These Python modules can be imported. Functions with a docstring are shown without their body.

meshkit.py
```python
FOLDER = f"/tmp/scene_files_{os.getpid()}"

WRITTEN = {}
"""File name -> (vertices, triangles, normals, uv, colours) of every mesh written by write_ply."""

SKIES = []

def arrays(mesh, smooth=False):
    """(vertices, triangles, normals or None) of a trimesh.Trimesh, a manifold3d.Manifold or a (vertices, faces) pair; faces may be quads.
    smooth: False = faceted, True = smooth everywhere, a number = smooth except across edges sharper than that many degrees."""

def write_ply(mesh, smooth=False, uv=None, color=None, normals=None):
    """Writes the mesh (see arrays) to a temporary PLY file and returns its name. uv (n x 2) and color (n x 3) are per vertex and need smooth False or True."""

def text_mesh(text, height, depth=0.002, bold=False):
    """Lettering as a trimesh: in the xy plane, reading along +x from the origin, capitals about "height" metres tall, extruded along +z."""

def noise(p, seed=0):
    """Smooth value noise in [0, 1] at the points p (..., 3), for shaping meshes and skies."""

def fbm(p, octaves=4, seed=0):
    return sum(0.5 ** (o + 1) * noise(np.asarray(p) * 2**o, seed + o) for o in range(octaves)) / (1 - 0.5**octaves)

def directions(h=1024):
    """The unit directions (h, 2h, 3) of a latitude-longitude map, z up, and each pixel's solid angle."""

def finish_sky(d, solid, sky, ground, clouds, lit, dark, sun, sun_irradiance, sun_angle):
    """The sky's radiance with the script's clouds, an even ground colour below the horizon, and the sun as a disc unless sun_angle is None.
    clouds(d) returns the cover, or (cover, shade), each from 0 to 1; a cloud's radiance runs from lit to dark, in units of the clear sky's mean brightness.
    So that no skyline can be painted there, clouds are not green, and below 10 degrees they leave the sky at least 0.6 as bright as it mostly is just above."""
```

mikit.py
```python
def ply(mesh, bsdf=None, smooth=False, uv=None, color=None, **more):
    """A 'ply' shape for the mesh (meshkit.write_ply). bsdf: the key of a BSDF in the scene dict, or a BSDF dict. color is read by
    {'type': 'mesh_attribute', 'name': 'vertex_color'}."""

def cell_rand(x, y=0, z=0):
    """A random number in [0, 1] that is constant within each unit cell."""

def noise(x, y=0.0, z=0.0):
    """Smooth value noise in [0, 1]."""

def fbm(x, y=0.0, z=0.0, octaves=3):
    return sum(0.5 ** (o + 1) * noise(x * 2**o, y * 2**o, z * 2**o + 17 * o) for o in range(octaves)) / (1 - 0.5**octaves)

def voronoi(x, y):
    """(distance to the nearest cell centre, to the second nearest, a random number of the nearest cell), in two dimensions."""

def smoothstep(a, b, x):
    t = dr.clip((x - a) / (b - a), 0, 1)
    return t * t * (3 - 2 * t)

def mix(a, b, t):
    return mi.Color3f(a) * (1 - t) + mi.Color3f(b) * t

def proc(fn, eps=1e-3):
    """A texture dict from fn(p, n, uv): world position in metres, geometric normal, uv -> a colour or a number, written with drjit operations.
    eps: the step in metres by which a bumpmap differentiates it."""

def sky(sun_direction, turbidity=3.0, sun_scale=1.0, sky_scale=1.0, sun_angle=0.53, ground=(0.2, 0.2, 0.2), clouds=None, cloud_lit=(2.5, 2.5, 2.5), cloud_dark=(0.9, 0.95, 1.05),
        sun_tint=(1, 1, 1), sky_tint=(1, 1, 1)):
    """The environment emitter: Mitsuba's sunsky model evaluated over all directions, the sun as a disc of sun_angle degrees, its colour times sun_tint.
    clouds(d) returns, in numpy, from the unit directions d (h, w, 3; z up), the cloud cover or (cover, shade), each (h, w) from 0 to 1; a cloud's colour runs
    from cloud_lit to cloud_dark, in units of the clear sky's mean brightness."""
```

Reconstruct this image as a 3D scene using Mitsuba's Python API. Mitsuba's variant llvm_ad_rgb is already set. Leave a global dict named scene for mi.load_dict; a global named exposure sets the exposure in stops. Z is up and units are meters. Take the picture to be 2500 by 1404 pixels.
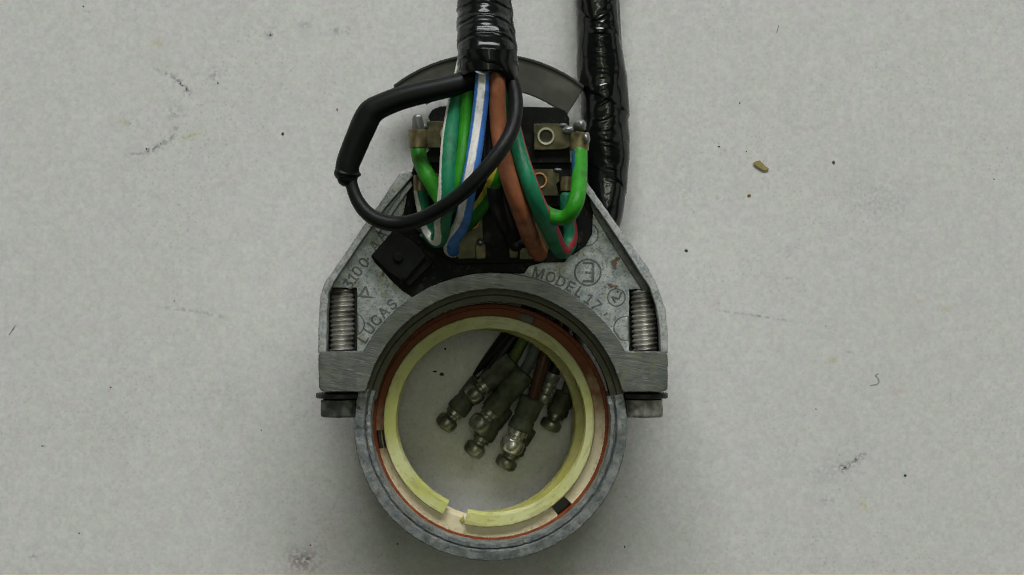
import math, numpy as np, trimesh, mitsuba as mi, mikit, meshkit
import drjit as dr
import manifold3d
from shapely.geometry import Polygon, Point, box as sbox
from shapely.ops import unary_union
from scipy.interpolate import CubicSpline, PchipInterpolator
T = mi.ScalarTransform4f
S, H = 5e-5, 0.28            # metres per measured unit on the table; camera height
scene, labels = {}, {}

# ------------------------------------------------------------------ camera, lamps, exposure
scene['camera'] = {'type': 'perspective', 'fov': math.degrees(2 * math.atan(1250 * S / H)), 'fov_axis': 'x',
                   'near_clip': 0.02, 'far_clip': 10.0,
                   'to_world': T().look_at(origin=[0, 0, H], target=[0, 0, 0], up=[0, 1, 0])}
exposure = -0.12

def lamp(key, pos, target, w, h, rad, label):
    scene[key] = {'type': 'rectangle', 'to_world': T().look_at(origin=pos, target=target, up=[0.01, 0.3, 1]) @ T().scale([w, h, 1]),
                  'bsdf': {'type': 'diffuse', 'reflectance': {'type': 'rgb', 'value': 0.6}},
                  'emitter': {'type': 'area', 'radiance': {'type': 'rgb', 'value': rad}}}
    labels[key] = {'label': label, 'category': 'lamp'}
lamp('window_lamp', [0.12, 1.85, 1.22], [0, 0, 0], 0.95, 0.24, [19.6, 19.7, 19.8], 'broad bright lamp panel standing beyond the far ends of the wire looms')
lamp('window_lamp_001', [1.9, 0.0, 0.80], [0, 0, 0], 0.60, 0.45, [0.20, 0.21, 0.16], 'lamp panel standing off the right side of the table')
lamp('window_lamp_002', [-1.9, 0.0, 0.80], [0, 0, 0], 0.60, 0.45, [0.17, 0.18, 0.14], 'lamp panel standing off the left side of the table')
lamp('ceiling_lamp', [0.09, 0.32, 2.0], [0.09, 0.30, 0], 0.05, 0.55, [6.0, 6.2, 5.4], 'long narrow ceiling lamp running away above the table')
lamp('ceiling_lamp_001', [0.1, 0.1, 2.6], [0, 0, 0], 1.2, 1.0, [0.24, 0.27, 0.15], 'wide dim lamp panel on the ceiling straight above the table')

# ------------------------------------------------------------------ helpers
def P(px, py, z=0.0):
    k = S * (H - z * 1e-3) / H
    return np.array([(px - 1250) * k, (702 - py) * k, z * 1e-3])

def K(z):
    return S * (H - z * 1e-3) / H

def key_for(name):
    if name not in scene: return name
    i = 1
    while f'{name}_{i:03d}' in scene: i += 1
    return f'{name}_{i:03d}'

def put(name, mesh, mat, parent=None, smooth=35, label=None, cat=None, group=None, kind=None, uv=None):
    k = key_for((parent + '__' if parent else '') + name)
    scene[k] = mikit.ply(mesh, mat, smooth=smooth, uv=uv) if uv is not None else mikit.ply(mesh, mat, smooth=smooth)
    d = {}
    if label: d['label'] = label
    if cat: d['category'] = cat
    if group: d['group'] = group
    if kind: d['kind'] = kind
    if d: labels[k] = d
    return k

def thing(name, label, cat, group=None):
    k = name if name not in labels else next(f'{name}_{i:03d}' for i in range(1, 999) if f'{name}_{i:03d}' not in labels)
    labels[k] = {'label': label, 'category': cat}
    if group: labels[k]['group'] = group
    return k

def ring_pts(poly_ring, step):
    n = max(8, int(poly_ring.length / step))
    c = np.array(poly_ring.segmentize(step).coords)[:-1]
    return c

def prism(poly, z0, z1, bevel=0.12, step=8.0, rough=0.0, seed=0, lower=1.0):
    """A solid between z0 and z1 (mm) whose plan is poly (measured at its top); the top edge is bevelled."""
    k = K(z1)
    polys = list(poly.geoms) if hasattr(poly, 'geoms') else [poly]
    out = []
    for pg in polys:
        pg = pg.simplify(0.3)
        from shapely.geometry.polygon import orient
        pg = orient(pg, 1.0)
        rings = [np.array(r.segmentize(step).coords)[:-1] for r in [pg.exterior, *pg.interiors]]
        world = [np.stack([(r[:, 0] - 1250) * k, (702 - r[:, 1]) * k], 1)[::-1] for r in rings]     # y flips: reversed keeps ccw outside
        if rough:
            for i, w in enumerate(world):
                nz = meshkit.fbm(np.c_[w * 3500, np.zeros(len(w))], 3, seed) - 0.5
                nn = np.roll(w, -1, 0) - np.roll(w, 1, 0); nn /= np.linalg.norm(nn, axis=1, keepdims=True) + 1e-12
                world[i] = w + np.c_[nn[:, 1], -nn[:, 0]] * (nz * rough * 1e-3)[:, None]
        def inset(w, b):
            e1 = w - np.roll(w, 1, 0); e2 = np.roll(w, -1, 0) - w
            n1 = np.c_[e1[:, 1], -e1[:, 0]]; n2 = np.c_[e2[:, 1], -e2[:, 0]]
            n1 /= np.linalg.norm(n1, axis=1, keepdims=True) + 1e-15; n2 /= np.linalg.norm(n2, axis=1, keepdims=True) + 1e-15
            nn = n1 + n2; nn /= np.maximum(np.linalg.norm(nn, axis=1, keepdims=True), 1e-9)
            return w - nn * (b / np.clip((nn * n2).sum(1), 0.5, 1))[:, None]
        b = bevel * 1e-3
        for _ in range(7):                      # a narrow place takes a smaller bevel
            tops = [inset(w, b) for w in world]
            if Polygon(tops[0] * 1e4, [t * 1e4 for t in tops[1:]]).is_valid: break
            b *= 0.5
        V, F, cont_top, cont_bot = [], [], [], []
        at = 0
        for w in world:
            m = len(w)
            lv = [(w, z0 * 1e-3)]
            for f in ((0, 1.0), (0.3, 0.3), (1.0, 0.0)):
                lv.append((inset(w, b * f[0]), z1 * 1e-3 - b * f[1]))
            base = at
            for pts, z in lv:
                V.append(np.c_[pts, np.full(m, z)])
            i = np.arange(m); j = (i + 1) % m
            for l in range(3):
                a, bb = base + l * m, base + (l + 1) * m
                F.append(np.c_[a + i, a + j, bb + j]); F.append(np.c_[a + i, bb + j, bb + i])
            cont_bot.append((base, lv[0][0])); cont_top.append((base + 3 * m, lv[3][0]))
            at += 4 * m
        for cont, flip in ((cont_top, False), (cont_bot, True)):
            idx = np.concatenate([np.arange(len(c)) + b0 for b0, c in cont])
            t = idx[np.asarray(manifold3d.triangulate([np.ascontiguousarray(c * 1e4) for _, c in cont]))]
            F.append(t[:, ::-1] if flip else t)
        out.append(trimesh.Trimesh(np.vstack(V), np.vstack(F), process=False))
    return trimesh.util.concatenate(out)

def pg(*pts): return Polygon(pts)
def circ(x, y, r, n=96): return Point(x, y).buffer(r, quad_segs=n // 4)
def rbox(x0, y0, x1, y1, r): return sbox(x0 + r, y0 + r, x1 - r, y1 - r).buffer(r, quad_segs=5)

def tube(pts, rad, n=160, segs=28, twist=(0, 0), disp=None, ends=(True, True), flat=None, pchip=True):
    """A round cable through measured points (px, py, z mm) with radius rad (px, one or one per point). Returns mesh, uv."""
    W = np.array([P(*p) for p in pts])
    rr = np.array([(r * K(p[2])) for r, p in zip(np.broadcast_to(rad, len(pts)), pts)])
    s = np.r_[0, np.cumsum(np.linalg.norm(np.diff(W, axis=0), axis=1))]
    L = s[-1]
    C = CubicSpline(s, W)
    RR = PchipInterpolator(s, rr)
    t = np.linspace(0, L, n)
    c, tan, r = C(t), C(t, 1), RR(t)
    tan /= np.linalg.norm(tan, axis=1, keepdims=True)
    N = np.array([0, 0, 1.0]) - tan[:, 2:3] * tan
    N /= np.maximum(np.linalg.norm(N, axis=1, keepdims=True), 1e-9)
    B = np.cross(tan, N)
    # rounded ends
    cs, rs, ts, Ns, Bs, tt = list(c), list(r), list(t), list(N), list(B), list(tan)
    pre, post = [], []
    for q in (1.0, 0.92, 0.75, 0.5, 0.25):
        f = math.sqrt(max(0, 1 - q * q)); 
        if ends[0]: pre.append((c[0] - tan[0] * r[0] * q * 0.8, r[0] * max(f, 0.01), 0, N[0], B[0]))
        if ends[1]: post.insert(0, (c[-1] + tan[-1] * r[-1] * q * 0.8, r[-1] * max(f, 0.01), L, N[-1], B[-1]))
    if not ends[0]: pre = [(c[0], r[0] * 0.01, 0, N[0], B[0])]
    if not ends[1]: post = [(c[-1], r[-1] * 0.01, L, N[-1], B[-1])]
    allr = pre + list(zip(c, r, t, N, B)) + post
    c = np.array([a[0] for a in allr]); r = np.array([a[1] for a in allr]); t = np.array([a[2] for a in allr])
    N = np.array([a[3] for a in allr]); B = np.array([a[4] for a in allr])
    m = len(c)
    u = np.linspace(0, 1, segs + 1)
    tw = np.radians(np.interp(t, np.linspace(0, L, len(twist)), twist))
    th = (u[None] - 0.5) * 2 * np.pi + tw[:, None]
    R = np.repeat(r[:, None], segs + 1, 1)
    if disp is not None:
        w = np.clip(r / rr.max() * 1.2, 0, 1)
        R = R + disp(t[:, None] * 1e3 + 0 * th, th) * 1e-3 * w[:, None]
        R[:, -1] = R[:, 0]
    V = c[:, None] + R[..., None] * (np.cos(th)[..., None] * N[:, None] + np.sin(th)[..., None] * B[:, None])
    if flat: V[..., 2] = np.maximum(V[..., 2], flat)
    uv = np.stack([np.broadcast_to(u, th.shape), np.broadcast_to(t[:, None] * 1e3, th.shape)], -1).reshape(-1, 2)
    i, j = np.meshgrid(np.arange(m - 1), np.arange(segs), indexing='ij')
    a = (i * (segs + 1) + j).ravel(); b = a + 1; d = a + segs + 1; e = d + 1
    F = np.vstack([np.c_[a, b, e], np.c_[a, e, d]])
    return trimesh.Trimesh(V.reshape(-1, 3), F, process=False), uv

def lift(y, z): return z + 4.4 * math.exp(-((y - 465) / 122) ** 2) * min(1, max(0, (z - 17.6) / 1.6))      # the bundle arches above the block

def cable(name, parent, pts, rad, mat, label=None, **kw):
    if parent == 'wire_loom' and name == 'wire' and mat != 'mat_sleeve': pts = [(x, y, lift(y, z)) for x, y, z in pts]
    m, uv = tube(pts, rad, **kw)
    # normals: one smooth surface; weld the seam's normals by computing on the welded mesh
    return put(name, m, mat, parent, smooth=True, uv=uv, label=label)

def sweep(cx, cy, prof, a0, a1, zref, n=220, rough=0.0, seed=0):
    """A closed profile [(radius px, z mm)] turned about the upright axis at (cx, cy) from a0 to a1 degrees."""
    full = abs(a1 - a0) >= 359.9
    o, k = P(cx, cy, zref), K(zref)
    pr = np.array(prof, float)
    a = np.radians(np.linspace(a0, a1, n, endpoint=not full))
    m = len(pr)
    r = pr[:, 0] * k; z = pr[:, 1] * 1e-3
    V = np.stack([o[0] + r[None] * np.cos(a)[:, None], o[1] + r[None] * np.sin(a)[:, None], np.broadcast_to(z, (n, m))], -1).reshape(-1, 3)
    if rough:
        d = meshkit.fbm(V * 2500, 3, seed) - 0.5
        d2 = meshkit.fbm(V * 2500 + 31, 3, seed) - 0.5
        rad = V[:, :2] - o[:2]; rad /= np.linalg.norm(rad, axis=1, keepdims=True)
        V = V + np.c_[rad * (d * rough * 1e-3)[:, None], d2 * rough * 0.6e-3]
    i, j = np.meshgrid(np.arange(n if full else n - 1), np.arange(m), indexing='ij')
    i2, j2 = (i + 1) % n, (j + 1) % m
    q = [(i * m + j).ravel(), (i2 * m + j).ravel(), (i2 * m + j2).ravel(), (i * m + j2).ravel()]
    F = [np.c_[q[0], q[1], q[2]], np.c_[q[0], q[2], q[3]]]
    if not full:
        tri = np.asarray(manifold3d.triangulate([np.ascontiguousarray(pr if Polygon(pr).exterior.is_ccw else pr[::-1])]))
        if not Polygon(pr).exterior.is_ccw: tri = m - 1 - tri
        F += [tri, tri[:, ::-1] + (n - 1) * m]
    M = trimesh.Trimesh(V, np.vstack(F), process=False)
    if M.volume < 0: M.invert()
    return M

def turned(p0, p1, prof, segs=28, squash=1.0):
    """A lathe shape about the line p0-p1 (metres); prof = [(along 0..1, radius mm)]."""
    p0, p1 = np.array(p0), np.array(p1)
    L = np.linalg.norm(p1 - p0); t = (p1 - p0) / L
    N = np.array([0, 0, 1.0]) - t[2] * t
    if np.linalg.norm(N) < 0.1: N = np.array([1.0, 0, 0]) - t[0] * t
    N /= np.linalg.norm(N); B = np.cross(t, N)
    a = np.arange(segs) / segs * 2 * np.pi
    V = np.vstack([p0 + t * L * s + (r * 1e-3) * (np.cos(a)[:, None] * N * squash + np.sin(a)[:, None] * B) for s, r in prof])
    m = len(prof)
    i, j = np.meshgrid(np.arange(m - 1), np.arange(segs), indexing='ij'); j2 = (j + 1) % segs
    A, Bq, C, D = (i * segs + j).ravel(), (i * segs + j2).ravel(), ((i + 1) * segs + j2).ravel(), ((i + 1) * segs + j).ravel()
    F = [np.c_[A, Bq, C], np.c_[A, C, D]]
    k = np.arange(1, segs - 1)
    F += [np.c_[0 * k, k + 1, k], np.c_[0 * k, k, k + 1] + (m - 1) * segs]
    M = trimesh.Trimesh(V, np.vstack(F), process=False)
    if M.volume < 0: M.invert()
    return M

def blob(px, py, z, rx, ry, rz, seed=0, amp=0.25, freq=900, sub=3):
    m = trimesh.creation.icosphere(subdivisions=sub, radius=1.0)
    v = m.vertices.copy()
    d = 1 + amp * 2 * (meshkit.fbm(v * 1.3 + seed * 7.1, 3, seed) - 0.5)
    k = K(z)
    v = v * d[:, None] * np.array([rx * k, ry * k, rz * 1e-3]) + P(px, py, z)
    return trimesh.Trimesh(v, m.faces, process=False)

def bar(x0, y0, x1, y1, w):
    d = np.array([x1 - x0, y1 - y0], float); d /= np.linalg.norm(d); n = np.array([-d[1], d[0]]) * w / 2
    p, q = np.array([x0, y0]), np.array([x1, y1])
    return Polygon([p + n, q + n, q - n, p - n]).buffer(0.6)

# ------------------------------------------------------------------ materials
def rgb(*c): return {'type': 'rgb', 'value': list(c)}
def pri(key, color, rough=0.5, metal=0.0, spec=0.5, bump=None, bscale=1.0, eps=2e-5, **kw):
    d = {'type': 'principled', 'base_color': color if isinstance(color, dict) else rgb(*color), 'roughness': rough if isinstance(rough, dict) else float(rough), 'metallic': float(metal), 'specular': float(spec), **kw}
    if bump is not None:
        d = {'type': 'bumpmap', 'arbitrary': mikit.proc(bump, eps=eps), 'scale': float(bscale), 'bsdf': d}
    scene[key] = {'type': 'twosided', 'bsdf': d}

noise, fbm, smoothstep, mix = mikit.noise, mikit.fbm, mikit.smoothstep, mikit.mix
def ell(p, px, py, rx, ry, ang=0.0, z=0.0):
    o = P(px, py, z); c, s = math.cos(math.radians(ang)), math.sin(math.radians(ang)); k = K(z)
    dx, dy = (p.x - float(o[0])) / k, -(p.y - float(o[1])) / k
    u, v = (dx * c + dy * s) / rx, (-dx * s + dy * c) / ry
    return dr.exp(-(u * u + v * v))

STAINS = [  # px, py, rx, ry, angle, strength, hue (0 grey, 1 yellow, 2 pink)
    (400, 176, 26, 6, 30, 0.8, 0), (437, 200, 22, 7, 42, 1.25, 0), (457, 222, 12, 8, 65, 1.3, 0), (522, 182, 10, 20, -8, .75, 0),
    (335, 374, 32, 5, -8, .75, 0), (375, 362, 24, 7, -20, 1.3, 0), (412, 340, 20, 7, -36, 1.1, 0), (430, 314, 10, 7, -50, .7, 0), (430, 275, 25, 25, 0, .5, 0),
    (320, 302, 14, 10, 0, .7, 0), (465, 332, 24, 5, -15, 1.1, 1), (386, 104, 14, 9, 0, .7, 1), (300, 298, 12, 7, 0, .6, 1), (570, 430, 40, 5, -28, .6, 2),
    (660, 85, 11, 10, 0, 1.0, 0), (745, 60, 16, 12, 0, .6, 0), (820, 75, 12, 9, 20, .9, 0), (850, 76, 8, 10, 0, .8, 0),
    (745, 1375, 46, 34, 0, .9, 2), (740, 1365, 40, 28, 0, .9, 0), (2085, 1128, 26, 9, -38, 0.95, 0), (2055, 1142, 11, 8, 0, 0.95, 0), (2108, 1112, 10, 7, 0, .9, 0),
    (2030, 1150, 60, 30, -20, .35, 0), (2018, 1222, 20, 8, 0, .6, 0), (2110, 1236, 12, 12, 0, .7, 1), (2190, 955, 14, 8, 0, .6, 2), (2250, 735, 24, 14, 0, .4, 2), (2310, 755, 14, 10, 0, .5, 1),
    (1748, 740, 10, 8, 0, .8, 2), (2034, 880, 12, 9, 0, .7, 1), (2075, 862, 8, 5, 0, 1.0, 0), (1760, 484, 18, 10, 0, .5, 0), (1930, 682, 16, 4, 5, 1.1, 0),
    (1690, 515, 6, 6, 0, .9, 0), (1968, 312, 16, 6, 10, .6, 2), (2120, 470, 60, 40, 0, .25, 0), (2180, 500, 60, 40, 0, .25, 0), (1660, 450, 50, 80, 0, .25, 0),
    (80, 1359, 10, 8, 0, .9, 0), (104, 1088, 8, 5, 0, 1.1, 0), (440, 755, 40, 4, 8, .7, 0), (520, 768, 40, 5, 12, .6, 0), (215, 30, 10, 5, 20, .5, 0),
    (560, 960, 60, 40, 0, .18, 0), (270, 1040, 60, 50, 0, .18, 0), (1780, 762, 60, 3, 8, .5, 0), (1880, 776, 50, 3, 9, .95, 0), (800, 1310, 30, 40, 0, .4, 2)]
def table_color(p, n, uv):
    x, y = p.x * 1e3, p.y * 1e3
    g = fbm(x * 1.1 + 40, y * 1.1, 0.0, 3); f = fbm(x * 5.5, y * 5.5, 3.0, 3); h = noise(x * 11, y * 11, 9.0)
    v = 0.60 * (1 + 0.11 * (g - 0.5) + 0.12 * (f - 0.5) + 0.04 * (h - 0.5))
    v *= 1 + 0.16 * (fbm(x * 2.3 + 70, y * 2.3, 6.0, 2) - 0.5)
    c = mi.Color3f(v, v * 1.005, v * 0.985)
    ty = fbm(x * 0.9 + 11, y * 0.9, 5.0, 3)
    c *= mix((1.012, 0.993, 0.988), (0.988, 1.01, 0.96), smoothstep(0.35, 0.65, ty))
    d1, d2, w = mikit.voronoi(x * 1.9 + 0.35 * noise(x * 4, y * 4, 1), y * 1.9 + 0.35 * noise(x * 4, y * 4, 2))
    dens = smoothstep(0.45, 0.72, fbm(x * 0.12 + 5, y * 0.12, 2.0, 3))
    spot = smoothstep(0.30, 0.14, d1) * smoothstep(0.55, 0.95, w) * (0.35 + 0.65 * dens)
    c *= 1 - 0.17 * spot * mi.Color3f(1, 1, 1.1)
    d1, d2, w = mikit.voronoi(x * 0.42 + 7, y * 0.42 + 3)
    c *= 1 - 0.3 * smoothstep(0.03, 0.018, d1) * smoothstep(0.85, 0.9, w)
    grey, yel, pnk = mi.Float(0), mi.Float(0), mi.Float(0)
    for (px, py, rx, ry, a, s, hue) in STAINS:
        e = ell(p, px, py, rx, ry, a) * s
        if hue == 0: grey += e
        elif hue == 1: yel += e
        else: pnk += e
    spk = smoothstep(0.36, 0.62, fbm(x * 3.2, y * 3.2, 7.0, 3))
    hard = smoothstep(0.60, 0.72, noise(x * 4.1, y * 4.1, 2.5))
    c *= 1 - dr.clip(grey, 0, 1.3) * (0.42 * spk + 0.5 * hard * smoothstep(0.5, 1.0, grey)) * mi.Color3f(1, 0.98, 0.94)
    c *= 1 - dr.clip(yel, 0, 1) * (0.15 + 0.4 * spk) * mi.Color3f(0.35, 0.4, 1.0)
    c *= 1 - dr.clip(pnk, 0, 1) * (0.06 + 0.24 * spk) * mi.Color3f(0.25, 0.75, 0.7)
    return c
pri('mat_table', mikit.proc(table_color), 0.55, 0.0, 0.35, bump=lambda p, n, uv: fbm(p.x * 5000, p.y * 5000, 0.0, 2), bscale=4e-6)

RUST = [(1498, 640, 9, 5, 35), (1508, 632, 6, 9, 60), (1497, 646, 7, 6, 0), (1500, 655, 7, 6, 0), (1488, 695, 14, 5, 25), (1502, 700, 12, 5, 10), (1508, 712, 4, 5, 0), (935, 670, 7, 9, 0)]
def cast_color(p, n, uv):
    x, y, z = p.x * 1e3, p.y * 1e3, p.z * 1e3
    a = fbm(x * 0.9, y * 0.9, z * 0.9, 4); b = fbm(x * 4 + 9, y * 4, z * 4, 3)
    c = mix((0.215, 0.245, 0.24), (0.48, 0.50, 0.495), smoothstep(0.25, 0.75, 0.75 * a + 0.25 * b))
    c = mix(c, (0.22, 0.27, 0.35), 0.5 * smoothstep(0.5, 0.75, fbm(x * 1.4 + 60, y * 1.4, z, 3)))
    c = mix(c, (0.20, 0.20, 0.13), 0.5 * smoothstep(0.55, 0.8, fbm(x * 1.1 + 30, y * 1.1, z, 3)))
    r = mi.Float(0)
    for (px, py, rx, ry, an) in RUST: r += ell(p, px, py, rx, ry, an, 14.0)
    c = mix(c, (0.11, 0.055, 0.022), 0.85 * smoothstep(0.35, 0.9, r * (0.2 + 1.5 * b)))
    c = mix(c, mi.Color3f(0.50, 0.51, 0.50), 0.6 * smoothstep(15.3, 15.8, z) * smoothstep(0.3, 0.6, b))      # worn top edges
    pit = smoothstep(0.70, 0.78, noise(x * 6, y * 6, z * 6))
    return c * (1 - 0.35 * pit)
cast_bump = lambda p, n, uv: fbm(p.x * 2600, p.y * 2600, p.z * 2600, 3)
pri('mat_cast', mikit.proc(cast_color), 0.42, 0.45, 0.5, bump=cast_bump, bscale=6e-5)
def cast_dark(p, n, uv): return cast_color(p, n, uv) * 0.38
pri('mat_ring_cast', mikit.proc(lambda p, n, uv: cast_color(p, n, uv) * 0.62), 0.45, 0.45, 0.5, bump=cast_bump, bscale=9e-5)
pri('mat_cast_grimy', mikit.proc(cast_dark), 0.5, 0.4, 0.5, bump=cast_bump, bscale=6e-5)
def milled(p, n, uv):
    x, y, z = p.x * 1e3, p.y * 1e3, p.z * 1e3
    u, v = x * 0.98 - y * 0.16, x * 0.16 + y * 0.98       # direction of the milling marks
    s = fbm(u * 0.6, v * 8.0, z, 3); t = fbm(u * 1.6 + 5, v * 17.0, z, 2); a = fbm(x * 0.8, y * 0.8, z, 3)
    c = mix((0.078, 0.088, 0.084), (0.155, 0.164, 0.158), smoothstep(0.25, 0.75, 0.3 * s + 0.35 * t + 0.35 * a))
    c = mix(c, (0.25, 0.26, 0.25), 0.5 * smoothstep(0.66, 0.8, fbm(u * 0.9 + 3, v * 11.0, z, 2)))
    c = mix(c, (0.15, 0.155, 0.095), 0.5 * smoothstep(0.52, 0.75, fbm(x * 1.3 + 30, y * 1.3, z, 3)) * smoothstep(-2.0, 5.0, -y + 0.0 * x + 2.0 - dr.abs(x + 2.2) * 0.1))
    return c
pri('mat_milled', mikit.proc(milled), 0.38, 0.5, 0.5, bump=lambda p, n, uv: fbm((p.x * .98 - p.y * .16) * 600, (p.x * .16 + p.y * .98) * 7000, p.z * 900, 3), bscale=4e-5)
pri('mat_bore', mikit.proc(lambda p, n, uv: mix((0.035, 0.036, 0.022), (0.09, 0.09, 0.055), fbm(p.x * 900, p.y * 900, p.z * 3000, 3))), 0.5, 0.3)
pri('mat_screw', mikit.proc(lambda p, n, uv: mix((0.10, 0.095, 0.07), (0.5, 0.49, 0.44), smoothstep(.2, .65, fbm(p.x * 650, p.y * 650, p.z * 650, 4)))), 0.32, 0.75)
pri('mat_head', mikit.proc(lambda p, n, uv: mix((0.05, 0.056, 0.047), (0.15, 0.155, 0.135), smoothstep(.3, .7, fbm(p.x * 1100, p.y * 1100, p.z * 1100, 3)))), 0.4, 0.6, bump=cast_bump, bscale=5e-5)
pri('mat_head_worn', mikit.proc(lambda p, n, uv: mix((0.18, 0.187, 0.155), (0.46, 0.465, 0.42), smoothstep(.3, .65, fbm(p.x * 900 + 3, p.y * 900, p.z * 900, 3)))), 0.4, 0.5, bump=cast_bump, bscale=8e-5)
pri('mat_dark_steel', (0.02, 0.022, 0.02), 0.5, 0.3)
pri('mat_black_plastic', mikit.proc(lambda p, n, uv: mix(mi.Color3f(0.006, 0.0072, 0.0062) * (0.6 + 0.9 * fbm(p.x * 700, p.y * 700, p.z * 700, 3)), (0.045, 0.045, 0.036), 0.55 * smoothstep(.55, .8, fbm(p.x * 520 + 8, p.y * 520, p.z * 520, 4)) + 0.5 * smoothstep(.8, .86, noise(p.x * 3600, p.y * 3600, p.z * 3600)))), 0.55, 0.0, 0.1, bump=cast_bump, bscale=2e-5)
pri('mat_rubber', mikit.proc(lambda p, n, uv: mi.Color3f(0.007, 0.008, 0.007) * (0.6 + 0.9 * fbm(p.x * 900, p.y * 900, p.z * 900, 3))), 0.65, 0.0, 0.12)
def dusty(base):
    return mikit.proc(lambda p, n, uv: mi.Color3f(*base) * (0.65 + 0.7 * fbm(p.x * 500, p.y * 500, p.z * 500, 3)))
pri('mat_tape', dusty((0.005, 0.006, 0.0055)), 0.17, 0.0, 0.26)
pri('mat_tape_wrinkled', dusty((0.005, 0.006, 0.0055)), 0.14, 0.0, 0.5)
pri('mat_sleeve', dusty((0.007, 0.0085, 0.0075)), 0.45, 0.0, 0.16)
pri('mat_plate', mikit.proc(lambda p, n, uv: mix((0.045, 0.046, 0.036), (0.078, 0.078, 0.064), smoothstep(.25, .75, fbm(p.x * 450, p.y * 450, 1.0, 4)))), 0.42, 0.35)
pri('mat_brass', mikit.proc(lambda p, n, uv: mix((0.035, 0.034, 0.014), (0.10, 0.088, 0.042), smoothstep(.3, .7, fbm(p.x * 800, p.y * 800, p.z * 800, 4)))), 0.42, 0.55, bump=cast_bump, bscale=4e-5)
pri('mat_brass_worn', mikit.proc(lambda p, n, uv: mix((0.07, 0.06, 0.025), (0.24, 0.20, 0.10), smoothstep(.3, .7, fbm(p.x * 800, p.y * 800, p.z * 800, 4)))), 0.4, 0.5, bump=cast_bump, bscale=4e-5)
pri('mat_rivet', (0.42, 0.40, 0.31), 0.3, 0.7)
pri('mat_copper', (0.80, 0.42, 0.18), 0.35, 0.5)
pri('mat_solder', (0.20, 0.205, 0.20), 0.36, 0.6, bump=cast_bump, bscale=6e-5)
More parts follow.
